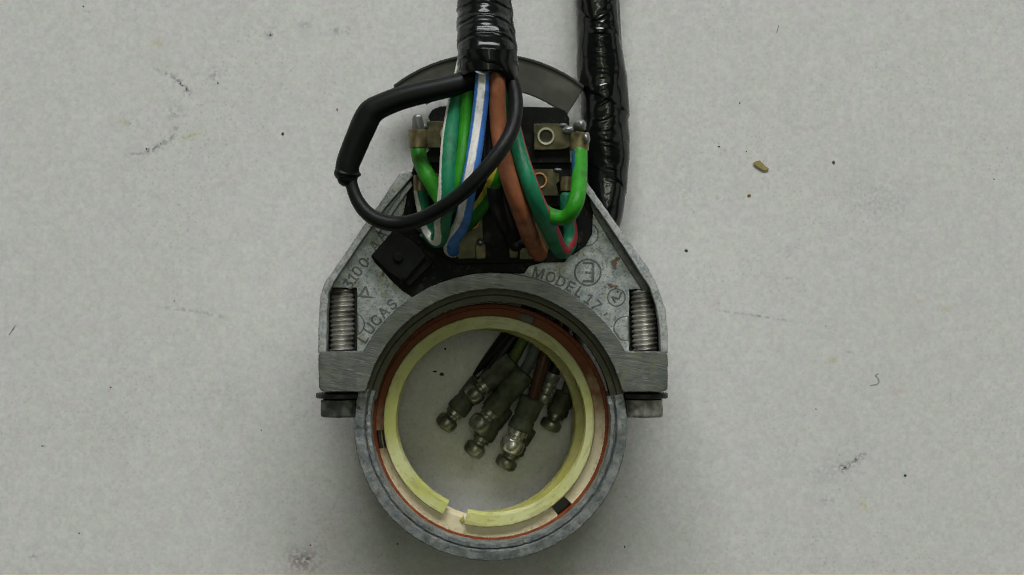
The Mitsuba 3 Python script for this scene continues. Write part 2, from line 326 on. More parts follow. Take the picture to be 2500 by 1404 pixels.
def fibre(p, n, uv):
    x, y, z = p.x * 1e3, p.y * 1e3, p.z * 1e3
    o = P(1198, 1033, 10); k = K(10)
    dx, dy = (p.x - float(o[0])) / k, (p.y - float(o[1])) / k
    a = fbm(x * 1.2, y * 1.2, z, 4)
    rad = dr.sqrt(dx * dx + dy * dy)
    rust = smoothstep(-120, 130, dy + 0.25 * dx * dr.select(dx < 0, -1.0, -0.6) + 160 * (a - 0.5))     # the upper side is soaked with rust
    c = mix((0.62, 0.55, 0.36), (0.20, 0.06, 0.022), rust)
    c = mix(c, (0.58, 0.47, 0.26), 0.5 * smoothstep(.55, .75, fbm(x * 2 + 9, y * 2, z, 3)) * (1 - rust))
    c = mix(c, (0.26, 0.12, 0.05), 0.45 * smoothstep(.52, .72, fbm(x * 3 + 19, y * 3, z, 3)) * smoothstep(262, 284, rad))
    edge = smoothstep(279, 287, rad + 9 * (fbm(x * 2.4, y * 2.4, z + 4, 3) - 0.5))
    return mix(c, (0.15, 0.035, 0.011), edge)
pri('mat_rust', mikit.proc(lambda p, n, uv: mix((0.10, 0.020, 0.008), (0.28, 0.068, 0.018), fbm(p.x * 1500, p.y * 1500, p.z * 1500, 3))), 0.6, 0.0, 0.3)
pri('mat_fibre', mikit.proc(fibre), 0.55, 0.0, 0.15)
def nylon(p, n, uv):
    x, y, z = p.x * 1e3, p.y * 1e3, p.z * 1e3
    o = P(1194, 1029, 10.8); k = K(10.8)
    rad = dr.sqrt(dr.square(p.x - float(o[0])) + dr.square(p.y - float(o[1]))) / k
    c = mix((0.47, 0.49, 0.13), (0.57, 0.58, 0.28), smoothstep(.25, .75, fbm(x * 0.3, y * 0.3 + 3, z * 0.2, 3)))
    c = mix(c, (0.42, 0.30, 0.09), 0.4 * smoothstep(.6, .8, fbm(x * 2.6 + 2, y * 2.6, z, 3)))
    c = mix(c, (0.22, 0.15, 0.06), 0.7 * smoothstep(250, 259, rad + 9 * (fbm(x * 2.2, y * 2.2, z, 3) - 0.6)))
    ang = dr.atan2(p.y - float(o[1]), p.x - float(o[0]))
    mark = smoothstep(.62, .72, fbm(ang * 7.0, rad * 0.12, 4.0, 3))          # turning scuffs along the ring
    c = mix(c, (0.36, 0.33, 0.16), 0.5 * mark)
    return c
pri('mat_nylon', mikit.proc(nylon), 0.4, 0.0, 0.45)
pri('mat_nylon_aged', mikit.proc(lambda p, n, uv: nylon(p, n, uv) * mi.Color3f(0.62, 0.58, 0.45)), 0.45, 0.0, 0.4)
pri('mat_boot', mikit.proc(lambda p, n, uv: mix((0.038, 0.043, 0.026), (0.085, 0.095, 0.062), smoothstep(.3, .7, fbm(p.x * 900, p.y * 900, p.z * 900, 3)))), 0.5, 0.0, 0.35)
pri('mat_bullet', mikit.proc(lambda p, n, uv: mix((0.12, 0.127, 0.09), (0.30, 0.305, 0.25), smoothstep(.3, .7, fbm(p.x * 900, p.y * 900, p.z * 900, 3)))), 0.3, 0.6)

pri('mat_bullet_bright', mikit.proc(lambda p, n, uv: mix((0.30, 0.30, 0.25), (0.60, 0.60, 0.54), smoothstep(.3, .6, fbm(p.x * 900, p.y * 900, p.z * 900, 3)))), 0.22, 0.75)

def wire_mat(key, base, stripe=None, width=0.09):
    def f(p, n, uv):
        g = 0.82 + 0.36 * fbm(uv.x * 5.0, uv.y * 1.2, 3.0, 3)
        c = mi.Color3f(*base) * g
        if stripe is not None:
            d = dr.abs(uv.x - 0.5) + 0.012 * (noise(uv.y * 4.0, uv.x * 3.0, 1.0) - 0.5)
            c = mix(c, mi.Color3f(*stripe) * (0.9 + 0.2 * noise(uv.x * 30, uv.y * 3.0, 2.0)), smoothstep(width + 0.012, width - 0.012, d))
        grime = smoothstep(0.5, 0.78, fbm(p.x * 700, p.y * 700, p.z * 700 + 5, 4))
        return mix(c, c * 0.35 + mi.Color3f(0.012, 0.011, 0.008), 0.6 * grime)
    pri(key, mikit.proc(f), mikit.proc(lambda p, n, uv: 0.32 + 0.3 * fbm(p.x * 900, p.y * 900, p.z * 900, 3)), 0.0, 0.28)
GREEN, LIME, BLUE, BROWN = (0.010, 0.165, 0.075), (0.023, 0.22, 0.010), (0.045, 0.17, 0.50), (0.28, 0.10, 0.045)
wire_mat('mat_wire_green_white', GREEN, (0.68, 0.68, 0.60), 0.075)
wire_mat('mat_wire_green_red', GREEN, (0.30, 0.032, 0.042), 0.07)
wire_mat('mat_wire_lime', LIME)
wire_mat('mat_wire_lime_blue', LIME, (0.012, 0.085, 0.13), 0.11)
wire_mat('mat_wire_blue_white', BLUE, (0.72, 0.71, 0.67), 0.08)
wire_mat('mat_wire_brown', BROWN)
wire_mat('mat_wire_earth', (0.02, 0.20, 0.015), (0.45, 0.42, 0.03), 0.12)
wire_mat('mat_wire_purple', (0.012, 0.010, 0.014))
wire_mat('mat_lead_green', (0.012, 0.075, 0.012), (0.10, 0.11, 0.02), 0.1)
wire_mat('mat_lead_brown', (0.07, 0.03, 0.016))
wire_mat('mat_wire_grey', (0.09, 0.10, 0.10))
pri('mat_flake', mikit.proc(lambda p, n, uv: mix((0.26, 0.20, 0.06), (0.36, 0.29, 0.11), fbm(p.x * 2500, p.y * 2500, 0, 3))), 0.6)
for nm, c in (('mat_crumb_black', (0.02, 0.022, 0.022)), ('mat_crumb_brown', (0.16, 0.085, 0.03)), ('mat_crumb_olive', (0.09, 0.08, 0.04)), ('mat_crumb_red', (0.14, 0.03, 0.03)), ('mat_hair', (0.19, 0.19, 0.185))):
    pri(nm, c, 0.7)

# ------------------------------------------------------------------ the table
tb = trimesh.creation.box(extents=[0.9, 0.7, 0.02]); tb.apply_translation([0, 0, -0.01])
put('tabletop', tb, 'mat_table', smooth=False, kind='structure')

# ------------------------------------------------------------------ the die-cast housing
CX, CY = 1206, 1026
hs = thing('switch_housing', 'grey die-cast metal clamp housing with raised lettering and two clamp screws', 'switch housing')
ZF, ZT = 14.0, 16.0
rimL = pg((990, 416), (1003, 419), (1008, 430), (940, 509), (917, 540), (848, 640), (815, 690), (803, 716), (799, 760), (797, 862), (776, 862), (777, 800), (781, 729), (787, 705), (793, 689), (828, 639), (895, 540), (920, 506), (975, 424))
rimR = pg((1428, 437), (1506, 548), (1581, 651), (1599, 684), (1611, 714), (1624, 752), (1630, 800), (1631, 862), (1613, 862), (1609, 790), (1600, 742), (1587, 704), (1508, 582), (1424, 461), (1412, 440), (1418, 432))
pockL, pockR = sbox(797, 702, 872, 858), sbox(1536, 706, 1613, 858)
floor = pg((995, 425), (905, 545), (806, 700), (790, 735), (786, 868), (1622, 868), (1618, 760), (1600, 712), (1500, 565), (1420, 440)).difference(circ(CX, CY, 338))
fl = floor.difference(pockL).difference(pockR)
put('back_plate', prism(fl, 9.4, ZF, 0.1, rough=0.15), 'mat_cast', hs)
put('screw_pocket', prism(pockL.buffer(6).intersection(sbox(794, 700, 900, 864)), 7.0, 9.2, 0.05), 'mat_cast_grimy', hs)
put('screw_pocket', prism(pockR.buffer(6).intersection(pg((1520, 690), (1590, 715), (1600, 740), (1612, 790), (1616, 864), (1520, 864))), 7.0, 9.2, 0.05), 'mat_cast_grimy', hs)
put('rim', prism(rimL.buffer(2).buffer(-2), 7.5, ZT - 0.05, 0.16, rough=0.10, seed=3), 'mat_cast', hs, label='left rim wall of the housing with a stepped inner edge')
put('rim', prism(rimR.buffer(2).buffer(-2), 7.5, ZT - 0.05, 0.16, rough=0.10, seed=4), 'mat_cast', hs, label='right rim wall of the housing beside the taped loom')
led = pg((1003, 440), (1008, 452), (925, 568), (915, 560), (990, 455))
put('rim_ledge', prism(led, 9.0, 15.2, 0.12, rough=0.1), 'mat_cast', hs)
filR = pg((1425, 455), (1508, 578), (1590, 703), (1572, 716), (1490, 590), (1418, 470))
put('rim_fillet', prism(filR, 9.0, 14.35, 0.5), 'mat_cast_grimy', hs)
arch = circ(CX, CY, 361, 160).intersection(sbox(800, 600, 1620, 930))
pads = unary_union([pg((776, 858), (900, 858), (925, 900), (925, 957), (779, 957)), pg((1500, 900), (1525, 858), (1631, 858), (1630, 957), (1500, 957))])
bridge = unary_union([arch, pads]).difference(circ(CX, CY, 320, 160))
bridge = bridge.intersection(sbox(700, 500, 1700, 957))
bridge = max((bridge.geoms if hasattr(bridge, 'geoms') else [bridge]), key=lambda g: g.area)
cutL, cutR = circ(CX, CY, 320, 160), None
bridge = bridge.buffer(-14).buffer(14).buffer(3).buffer(-3)
put('clamp_bridge', prism(bridge, 7.6, ZT, 0.14, step=6, rough=0.12, seed=5), 'mat_milled', hs, label='arched bridge with milled top face and a screw lug at each end')
put('bore_step', sweep(CX, CY, [(291, 7.0), (324, 7.0), (324, 13.9), (308, 13.9), (304, 13.4), (291, 13.4)], 10, 170, 13.5, rough=0.1), 'mat_bore', hs)
RX, RY = 1198, 1036
put('clamp_ring', sweep(RX, RY, [(292, 0.5), (333, 0.5), (334, 13.9), (331, 14.35), (310, 14.4), (307, 14.2), (306, 13.5), (303, 13.5), (302, 14.0), (294, 14.0), (292, 13.7)], -196, 13, 14.3, n=420, rough=0.22, seed=8), 'mat_ring_cast', hs, label='rough half ring closing the lower side of the bore')

def thread(cx, y0, y1, rpx, z, pitch=0.56, n=420, segs=40, tilt=0):
    p0, p1 = P(cx + tilt, y1, z), P(cx, y0, z)
    L = np.linalg.norm(p1 - p0) * 1e3
    s = np.linspace(0, 1, n); a = np.linspace(0, 2 * np.pi, segs, endpoint=False)
    t = (p1 - p0) / np.linalg.norm(p1 - p0); N = np.array([0, 0, 1.0]); N = N - N @ t * t; N /= np.linalg.norm(N); B = np.cross(t, N)
    ph = (s[:, None] * L / pitch - a[None] / (2 * np.pi)) % 1.0
    prof = np.abs(ph - 0.5) * 2
    r = rpx * K(z) * 1e3 - 0.24 * np.clip(prof * 1.35 - 0.2, 0, 1)
    r = r * np.clip((1 - s[:, None]) * 22 + 0.35, 0, 1) ** 0.5
    V = p0 + (s[:, None, None] * (p1 - p0)) + (r * 1e-3)[..., None] * (np.cos(a)[None, :, None] * N + np.sin(a)[None, :, None] * B)
    V = np.vstack([V.reshape(-1, 3), p1[None], p0[None]])
    i, j = np.meshgrid(np.arange(n - 1), np.arange(segs), indexing='ij'); j2 = (j + 1) % segs
    A, Bq, C, D = (i * segs + j).ravel(), (i * segs + j2).ravel(), ((i + 1) * segs + j2).ravel(), ((i + 1) * segs + j).ravel()
    k = np.arange(segs); k2 = (k + 1) % segs
    F = np.vstack([np.c_[A, Bq, C], np.c_[A, C, D], np.c_[(n - 1) * segs + k, (n - 1) * segs + k2, 0 * k + n * segs], np.c_[k2, k, 0 * k + n * segs + 1]])
    M = trimesh.Trimesh(V, F, process=False)
    if M.volume < 0: M.invert()
    return M
for cx, tilt, hx, hr, side in ((836, -1, 832, 54, 'left'), (1569, 6, 1570, 54, 'right')):
    sc = put('clamp_screw', thread(cx, 703, 870, 31, 12.9, tilt=tilt), 'mat_screw', hs, smooth=40, label=f'{side} clamp screw with its thread bare in the pocket')
    h = turned(P(hx, 974, 12.3), P(hx, 1018, 12.3), [(0, 2.1), (0.04, 2.55), (0.86, 2.58), (0.95, 2.5), (1.0, 2.2), (1.0, 0.9), (0.7, 0.8)], segs=6)
    v = h.vertices - P(hx, 990, 12.3)
    h = h.subdivide().subdivide()
    h.vertices += (meshkit.fbm(h.vertices * 3000, 3, 2)[:, None] - 0.5) * 1.6e-4
    put('head', h, 'mat_head' if side == 'left' else 'mat_head_worn', sc, smooth=40)
    put('washer', turned(P(hx, 959, 12.3), P(hx, 972, 12.3), [(0, 2.75), (0.15, 2.9), (0.85, 2.9), (1, 2.75)], segs=40), 'mat_dark_steel', sc)

def letter(ch, px, py, h_px, rot, z=ZF):
    m = meshkit.text_mesh(ch, h_px * K(z), depth=0.22e-3, bold=True)
    v = m.vertices; c = (v.max(0) + v.min(0)) / 2
    v = v - [c[0], c[1], 0.1e-3]
    a = math.radians(rot); Rm = np.array([[math.cos(a), -math.sin(a), 0], [math.sin(a), math.cos(a), 0], [0, 0, 1]])
    return trimesh.Trimesh(v @ Rm.T + P(px, py, z), m.faces, process=False)
def arc_text(chars, R0, h):
    ms = []
    for ch, a in chars:
        x, y = CX + R0 * math.sin(math.radians(a)), CY - R0 * math.cos(math.radians(a))
        ms.append(letter(ch, x, y, h, -a))
    return trimesh.util.concatenate(ms)
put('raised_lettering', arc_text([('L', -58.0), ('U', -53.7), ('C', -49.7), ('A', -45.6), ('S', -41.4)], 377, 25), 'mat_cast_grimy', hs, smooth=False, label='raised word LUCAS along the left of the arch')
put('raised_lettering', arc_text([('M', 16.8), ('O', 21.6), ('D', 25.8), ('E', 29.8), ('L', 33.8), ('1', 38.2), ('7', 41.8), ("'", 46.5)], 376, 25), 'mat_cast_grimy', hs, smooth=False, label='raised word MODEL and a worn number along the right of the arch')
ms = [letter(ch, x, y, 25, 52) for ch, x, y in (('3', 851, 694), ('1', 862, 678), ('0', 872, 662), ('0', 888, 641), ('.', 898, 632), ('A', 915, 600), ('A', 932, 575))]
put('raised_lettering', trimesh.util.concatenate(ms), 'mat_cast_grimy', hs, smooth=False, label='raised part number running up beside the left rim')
tri = unary_union([bar(877, 722, 893, 700, 3.5), bar(893, 700, 900, 724, 3.5), bar(872, 722, 909, 726, 3.5)])
put('cast_mark', prism(tri, ZF - 0.1, ZF + 0.13, 0.03), 'mat_cast_grimy', hs, label='raised triangle mark beside the left screw')
em = unary_union([circ(1435, 665, 34).difference(circ(1435, 665, 29.5)), bar(1448, 641, 1447, 688, 5.5), bar(1423, 642, 1447, 642, 5), bar(1429, 665, 1447, 666, 5), bar(1424, 686, 1449, 687, 5)])
put('cast_mark', prism(em, ZF - 0.1, ZF + 0.13, 0.03, step=4), 'mat_cast_grimy', hs, label='raised reversed letter E in a circle')
nm = unary_union([circ(1505, 726, 23).difference(circ(1505, 726, 19.5)), bar(1502, 739, 1494, 725, 3.5), bar(1494, 725, 1511, 730, 3.5), bar(1511, 730, 1517, 714, 3.5)])
put('cast_mark', prism(nm, ZF - 0.1, ZF + 0.13, 0.03, step=4), 'mat_cast_grimy', hs, label='raised letter N in a small circle')
for cx, cy, r in ((862, 792, 29), (1528, 802, 31)):
    c = circ(cx, cy, r).difference(circ(CX, CY, 364)).difference(pockL).difference(pockR)
    put('cast_disc', prism(c.buffer(-3), ZF - 0.2, ZF + 0.15, 0.06, step=4), 'mat_cast', hs)
    put('cast_groove', prism(c.difference(c.buffer(-3.2)), ZF - 0.2, ZF + 0.10, 0.03, step=4), 'mat_cast_grimy', hs)
ej = circ(1432, 572, 30).difference(circ(1432, 572, 26.5)).intersection(floor.buffer(-20))
put('cast_groove', prism(ej, ZF - 0.2, ZF + 0.10, 0.03, step=4), 'mat_cast_grimy', hs)

# ------------------------------------------------------------------ rings in the bore
fr = thing('fibre_ring', 'rust stained peach fibre ring fitted inside the bore of the clamp', 'ring')
FX, FY = 1198, 1033
put('outer_wall', sweep(FX, FY, [(279.5, 4.6), (291.5, 4.6), (291.5, 9.9), (290, 10.15), (281, 10.15), (279.5, 10.0)], 0, 360, 10, n=360, rough=0.05, seed=2), 'mat_rust', fr)
notches = [(188.5, 9.6), (-49.5, 9.2), (71.0, 8.0)]
ed = sorted([(a - w / 2) % 360 for a, w in notches]); 
seg = sorted(((a % 360), w) for a, w in notches)
for i, (a, w) in enumerate(seg):
    a0, a1 = a + w / 2, (seg[(i + 1) % 3][0] - seg[(i + 1) % 3][1] / 2)
    if a1 < a0: a1 += 360
    put('segment', sweep(FX, FY, [(238, 5.2), (280.6, 5.2), (280.6, 9.7), (279.5, 9.9), (242, 9.9), (238, 9.6)], a0, a1, 10, n=140, rough=0.06, seed=i), 'mat_fibre', fr)
put('ledge', sweep(FX, FY, [(240, 4.9), (283.5, 4.9), (283.5, 7.6), (240, 7.6)], 0, 360, 9, n=200), 'mat_plate', fr, label='recessed dark ledge showing in the notches of the ring')
put('spring_strip', sweep(FX, FY, [(266, 7.4), (269, 7.4), (269, 9.4), (266, 9.4)], 184, 193, 9.4, n=12), 'mat_nylon', fr)

nb = thing('split_bush', 'cream yellow nylon split bush with a gap at its lower left', 'bush')
BX, BY = 1194, 1029
# the split ring, springing slightly out of round
m = sweep(BX, BY, [(226, 7.5), (258, 7.5), (259, 10.4), (257, 10.8), (228, 10.8), (226, 10.5)], -103.5, 243.5, 10.8, n=320, rough=0.07, seed=6)
o = P(BX, BY, 10.8); an = np.degrees(np.arctan2(m.vertices[:, 1] - o[1], m.vertices[:, 0] - o[0])) % 360
sc = 1 - 0.02 * np.where(an < 250, np.clip((an - 190) / 53, 0, 1), 0.0)
right = np.clip(np.cos(np.radians(an - 350)), 0, 1)
rr_ = np.linalg.norm(m.vertices[:, :2] - o[:2], axis=1) / K(10.8)
inner = rr_ < 240
sc2 = np.where(inner, 1 + 0.04 * right, 1 + 0.0 * right)
m.vertices[:, :2] = o[:2] + (m.vertices[:, :2] - o[:2]) * (sc * sc2)[:, None]
put('split_ring', m, 'mat_nylon', nb, smooth=30)
put('flange', sweep(1180, 1029, [(223, 4.8), (262, 4.8), (262, 7.45), (226, 7.45), (223, 7.1)], -100, 238, 7.4, n=240, rough=0.05, seed=7), 'mat_nylon_aged', nb)
put('tongue', prism(pg((1122, 1270), (1131, 1261), (1134, 1274), (1128, 1279)), 7.0, 10.2, 0.1, step=3), 'mat_nylon_aged', nb)

# ------------------------------------------------------------------ switch block
sb = thing('switch_block', 'black moulded switch block with brass solder terminals under the wires', 'switch')
top = pg((1052, 300), (1045, 285), (1055, 268), (1075, 259), (1200, 259), (1362, 262), (1380, 270), (1390, 288), (1392, 400), (1398, 470), (1400, 600), (1380, 640), (1120, 646), (1040, 610), (1015, 560), (1005, 480), (1020, 400), (1052, 360)).buffer(-6).buffer(6)
for y0, y1, zt in ((200, 398, 16.6), (398.5, 505, 16.0), (505.5, 700, 15.2)):
    put('body_step', prism(top.intersection(sbox(900, y0, 1500, y1)), 9.6, zt, 0.35, step=6), 'mat_black_plastic', sb)
base = pg((1012, 395), (1000, 440), (985, 520), (962, 560), (905, 625), (916, 642), (934, 661), (960, 690), (985, 712), (1008, 726), (1060, 697), (1120, 677), (1200, 667), (1280, 668), (1292, 650), (1330, 640), (1400, 622), (1430, 600), (1446, 570), (1448, 520), (1436, 470), (1420, 425), (1380, 380)).buffer(5).buffer(-5).buffer(-5).buffer(5)
put('base', prism(base, 8.2, 14.7, 0.4, step=6), 'mat_black_plastic', sb)
padp = pg((962, 562), (907, 625), (948, 664), (1000, 700), (1060, 640), (1010, 590)).buffer(-4).buffer(4)
put('rubber_pad', prism(padp, 14.0, 15.5, 0.3, step=6), 'mat_rubber', sb)
put('peg', prism(circ(972, 628, 13), 15.3, 15.9, 0.2, step=3), 'mat_rubber', sb)
put('rib', prism(bar(985, 680, 1035, 622, 9), 15.3, 16.0, 0.2, step=3), 'mat_rubber', sb)
put('mount_boss', prism(rbox(1080, 330, 1380, 600, 30), 0.0, 9.5, 0.2), 'mat_black_plastic', sb)

def collar(x0, y0, x1, y1, z, parent, r=None):
    cx = (x0 + x1) / 2; rr = (x1 - x0) / 2 * K(z) * 1e3 * 1.06
    m = turned(P(cx, y0, z), P(cx, y1, z), [(0, rr * 0.72), (0, rr), (0.06, rr * 1.04), (0.9, rr), (1, rr * 0.97), (1, rr * 0.72)], segs=14)
    return put('crimp', m, 'mat_brass_worn', parent, smooth=30)
def rivet(px, py, ro, ri, z, parent, mat='mat_rivet'):
    m = sweep(px, py, [(ri, z - 0.5), (ro, z - 0.5), (ro, z + 0.15), (ro - 1.5, z + 0.32), (ri + 1.5, z + 0.3), (ri, z + 0.1)], 0, 360, z, n=40)
    k = put('rivet', m, mat, parent)
    return k
def hole(px, py, r, z, parent, mat='mat_bore'):
    return put('rivet_hole', prism(circ(px, py, r), z - 0.6, z + 0.04, 0.03, step=3), mat, parent)
TZ = 17.4
tA = put('terminal', prism(pg((1302, 302), (1364, 301), (1372, 309), (1396, 312), (1396, 358), (1370, 366), (1303, 367)).difference(circ(1333, 333, 14)), 16.0, TZ, 0.12, step=6, rough=0.12), 'mat_brass', sb, label='upper right brass terminal with a hollow rivet')
rivet(1333, 333, 22, 15, TZ, tA); hole(1333, 333, 15, TZ - 0.6, tA)
collar(1392, 324, 1437, 368, 17.4, tA)
put('solder', blob(1416, 306, 18.2, 16, 15, 0.9, 3), 'mat_solder', tA)
put('solder', blob(1432, 338, 18.4, 9, 15, 0.7, 4, sub=2), 'mat_solder', tA)
put('solder', blob(1390, 318, 17.7, 17, 11, 0.6, 5), 'mat_solder', tA)
put('solder', blob(1375, 306, 17.4, 10, 6, 0.3, 6, sub=2), 'mat_solder', tA)
tB = put('terminal', prism(pg((1042, 296), (1100, 294), (1110, 300), (1110, 362), (1044, 362), (1042, 345), (1034, 342), (1034, 318), (1042, 316)), 16.0, TZ, 0.12, step=6, rough=0.14, seed=1), 'mat_brass', sb, label='upper left brass terminal half under the white striped wire')
rivet(1096, 327, 22, 15, TZ, tB); hole(1096, 327, 15, TZ - 0.6, tB)
collar(999, 317, 1042, 361, 17.3, tB)
m, uv = tube([(1022, 320, 17.6), (1021, 305, 17.8), (1020, 286, 18.0)], [14, 13, 10], n=20, segs=16, disp=lambda t, th: 0.12 * np.sin(5 * th + t * 2))
put('wire_end', m, 'mat_solder', tB, smooth=True)
put('solder', blob(1036, 310, 17.4, 8, 8, 0.5, 8, sub=2), 'mat_solder', tB)
tC = put('terminal', prism(pg((1300, 414), (1350, 413), (1352, 420), (1366, 424), (1366, 442), (1358, 450), (1364, 478), (1304, 478)).difference(circ(1318, 441, 14)), 14.8, TZ - 0.5, 0.12, step=6, rough=0.12, seed=2), 'mat_brass', sb, label='middle right brass terminal with a bright copper rivet')
rivet(1316, 441, 20, 15, TZ - 0.5, tC, 'mat_copper'); hole(1316, 441, 15, TZ - 1.1, tC)
collar(1368, 432, 1398, 466, 16.5, tC)
put('solder', blob(1362, 415, 17.2, 9, 5, 0.3, 9, sub=2), 'mat_solder', tC)
tD = put('terminal', prism(pg((1028, 424), (1090, 422), (1090, 480), (1030, 478)), 14.8, TZ - 0.5, 0.12, step=6, rough=0.12, seed=3), 'mat_brass', sb)
collar(1010, 428, 1040, 466, 16.9, tD)
TL = 16.1
tE = put('terminal', prism(pg((1124, 520), (1178, 520), (1180, 588), (1164, 600), (1164, 632), (1118, 634), (1112, 610), (1124, 580)), TL - 1.4, TL - 0.3, 0.12, step=6, rough=0.12, seed=4), 'mat_brass', sb)
rivet(1152, 541, 20, 14, TL - 0.3, tE, 'mat_copper'); hole(1152, 541, 14, TL - 0.9, tE)
put('lug', prism(rbox(1160, 594, 1187, 634, 7), TL - 1.2, TL + 0.1, 0.3, step=4), 'mat_brass', tE)
put('solder', blob(1173, 592, TL + 0.1, 10, 9, 0.6, 11, sub=2), 'mat_solder', tE)
tF = put('terminal', prism(pg((1250, 556), (1336, 540), (1344, 600), (1330, 634), (1268, 634), (1268, 612), (1294, 610), (1294, 592), (1252, 590)), TL - 1.4, TL - 0.3, 0.12, step=6, rough=0.12, seed=5), 'mat_brass', sb)
rivet(1280, 545, 20, 14, TL - 0.3, tF, 'mat_copper'); hole(1280, 545, 14, TL - 0.9, tF)
put('lug', prism(rbox(1242, 596, 1266, 632, 7), TL - 1.2, TL + 0.1, 0.3, step=4), 'mat_brass', tF)
put('solder', blob(1254, 592, TL + 0.1, 10, 8, 0.6, 12, sub=2), 'mat_solder', tF)
put('lug', prism(rbox(1268, 606, 1292, 634, 4), TL - 1.2, TL - 0.1, 0.15, step=4), 'mat_brass', tF)
put('solder', blob(1026, 556, 16.0, 11, 10, 0.7, 13), 'mat_solder', tD)
put('solder', blob(1034, 574, 15.9, 10, 9, 0.7, 14, sub=2), 'mat_solder', tD)
put('solder', blob(1398, 555, 16.0, 9, 18, 0.8, 15, sub=2), 'mat_solder', tC)

# ------------------------------------------------------------------ curved plate behind the block
ANN = circ(1192, 510, 381, 200).difference(circ(1192, 510, 297, 200))
cut = pg((958, 100), (1200, 60), (1440, 100), (1426, 214), (1386, 277), (1360, 400), (1040, 300), (1040, 228), (962, 234))
plate = ANN.intersection(cut)
plate = max((plate.geoms if hasattr(plate, 'geoms') else [plate]), key=lambda g: g.area)
cp = put('curved_plate', prism(plate, 4.2, 5.2, 0.12, step=8), 'mat_plate', label='olive grey curved metal plate behind the black loom', cat='metal plate')
lip = plate.intersection(circ(1192, 510, 381, 200).difference(circ(1192, 510, 373, 200)))
put('lip', prism(lip, 3.6, 5.55, 0.1, step=8), 'mat_dark_steel', cp)
put('stem', prism(pg((1150, 205), (1240, 205), (1250, 350), (1140, 350)), 3.2, 4.15, 0.1), 'mat_dark_steel', cp)

# ------------------------------------------------------------------ taped looms
def hook(t, th):
    p = np.stack([t * 0.25, np.cos(th) * 1.6, np.sin(th) * 1.6], -1)
    ph = (t / 2.3 + 0.16 * np.sin(th) + 0.9 * meshkit.fbm(p * 0.45, 2, 4)) % 1.0
    amp = 0.05 + 0.16 * meshkit.noise(p * 0.8 + 5, 3)
    saw = amp * ((ph ** 1.2) * (ph < 0.9) + np.clip((1 - ph) / 0.10, 0, 1) * (ph >= 0.9))
    fine = meshkit.fbm(np.stack([t * 1.6 + 0.5 * np.sin(th), np.cos(th) * 0.9, np.sin(th) * 0.9], -1), 2, 9) - 0.5
    return saw + 0.45 * (meshkit.fbm(p * 0.9 + 3, 3, 5) - 0.5) + 0.16 * fine
lm = thing('wire_loom', 'black taped wire loom in the middle fanning out into coloured wires', 'wire loom')
LP = [(1178, -120, 17), (1182, -20, 18.8), (1185, 60, 20.6), (1188, 120, 22.2), (1191, 170, 23.3), (1192, 192, 23.6)]
cable('tape_sheath', lm, LP, [63, 63.5, 67, 71, 73, 68], 'mat_tape', n=420, segs=72, disp=hook, ends=(True, False), label='black glossy tape wound round the middle loom')
# slack tape edge hanging down on the right side of the bundle
def flap():
    n, w = 40, 10
    a = np.linspace(-1.25, 1.15, n)
    pts = []
    for i in range(n):
        x = 1192 + 73 * np.sin(-a[i]); 
        for j in range(w):
            f = j / (w - 1)
            ylow = 178 + 40 * np.clip(-a[i] - 0.35, 0, 1) + 4 * math.sin(9 * a[i])
            y = 120 + (ylow - 120) * f
            z = 23.2 + 3.5 * math.cos(a[i]) + 0.25 * math.sin(6 * f + 3 * a[i]) * f - 0.4 * f * abs(a[i])
            pts.append(P(x + 4 * f * np.sign(-a[i]) * abs(a[i]), y, z))
    V = np.array(pts); 
    V2 = V - np.array([0, 0, 0.12e-3])
    F = []
    for i in range(n - 1):
        for j in range(w - 1):
            q = i * w + j; F += [(q, q + 1, q + w + 1), (q, q + w + 1, q + w)]
    F = np.array(F); m1 = trimesh.Trimesh(V, F, process=False); m2 = trimesh.Trimesh(V2, F[:, ::-1], process=False)
    return trimesh.util.concatenate([m1, m2])
put('tape_end', flap(), 'mat_tape', lm, smooth=40)

WR = 21
cable('wire', lm, [(1205, 140, 21.6), (1228, 200, 21.6), (1243, 260, 21.2), (1238, 340, 20.2), (1212, 430, 19.2), (1190, 482, 18.2), (1160, 522, 17.6), (1138, 548, 16.8)], 19, 'mat_wire_earth', twist=(0, 40, 60, 70), label='dark green and yellow wire low in the bundle')
cable('wire', lm, [(1190, 150, 21.8), (1196, 260, 20.6), (1197, 380, 19.4), (1208, 480, 18.8), (1230, 545, 17.6), (1262, 600, 16.4)], 17, 'mat_wire_purple', label='thin dark purple wire between the blue and the brown wire')
cable('wire', lm, [(1200, 150, 21.0), (1214, 330, 19.6), (1222, 430, 19.0), (1244, 520, 18.0), (1256, 560, 17.2), (1250, 590, 16.4)], 17, 'mat_wire_purple')
cable('wire', lm, [(1208, 130, 22.0), (1232, 210, 21.0), (1246, 320, 20.0), (1280, 440, 18.8), (1316, 506, 18.6), (1348, 528, 19.2), (1380, 531, 19.9), (1402, 505, 19.9), (1413, 455, 18.8), (1415, 400, 18.0), (1414, 355, 17.3)], 19.5, 'mat_wire_lime_blue', n=240, twist=(180, 150, 110, 95, 80, 80, 100, 200, 285, 285), label='bright lime green wire hooking up to the right terminal')
cable('wire', lm, [(1148, 130, 22.6), (1142, 200, 23.2), (1137, 300, 22.4), (1126, 400, 21.0), (1112, 470, 19.6), (1094, 505, 18.6), (1074, 480, 18.2), (1044, 430, 18.1), (1023, 380, 17.6), (1020, 350, 17.2)], [17, 17, 17, 17, 18, 19, 20, 20, 19, 19], 'mat_wire_lime', n=240, label='bright lime green wire turning back to the left terminal')
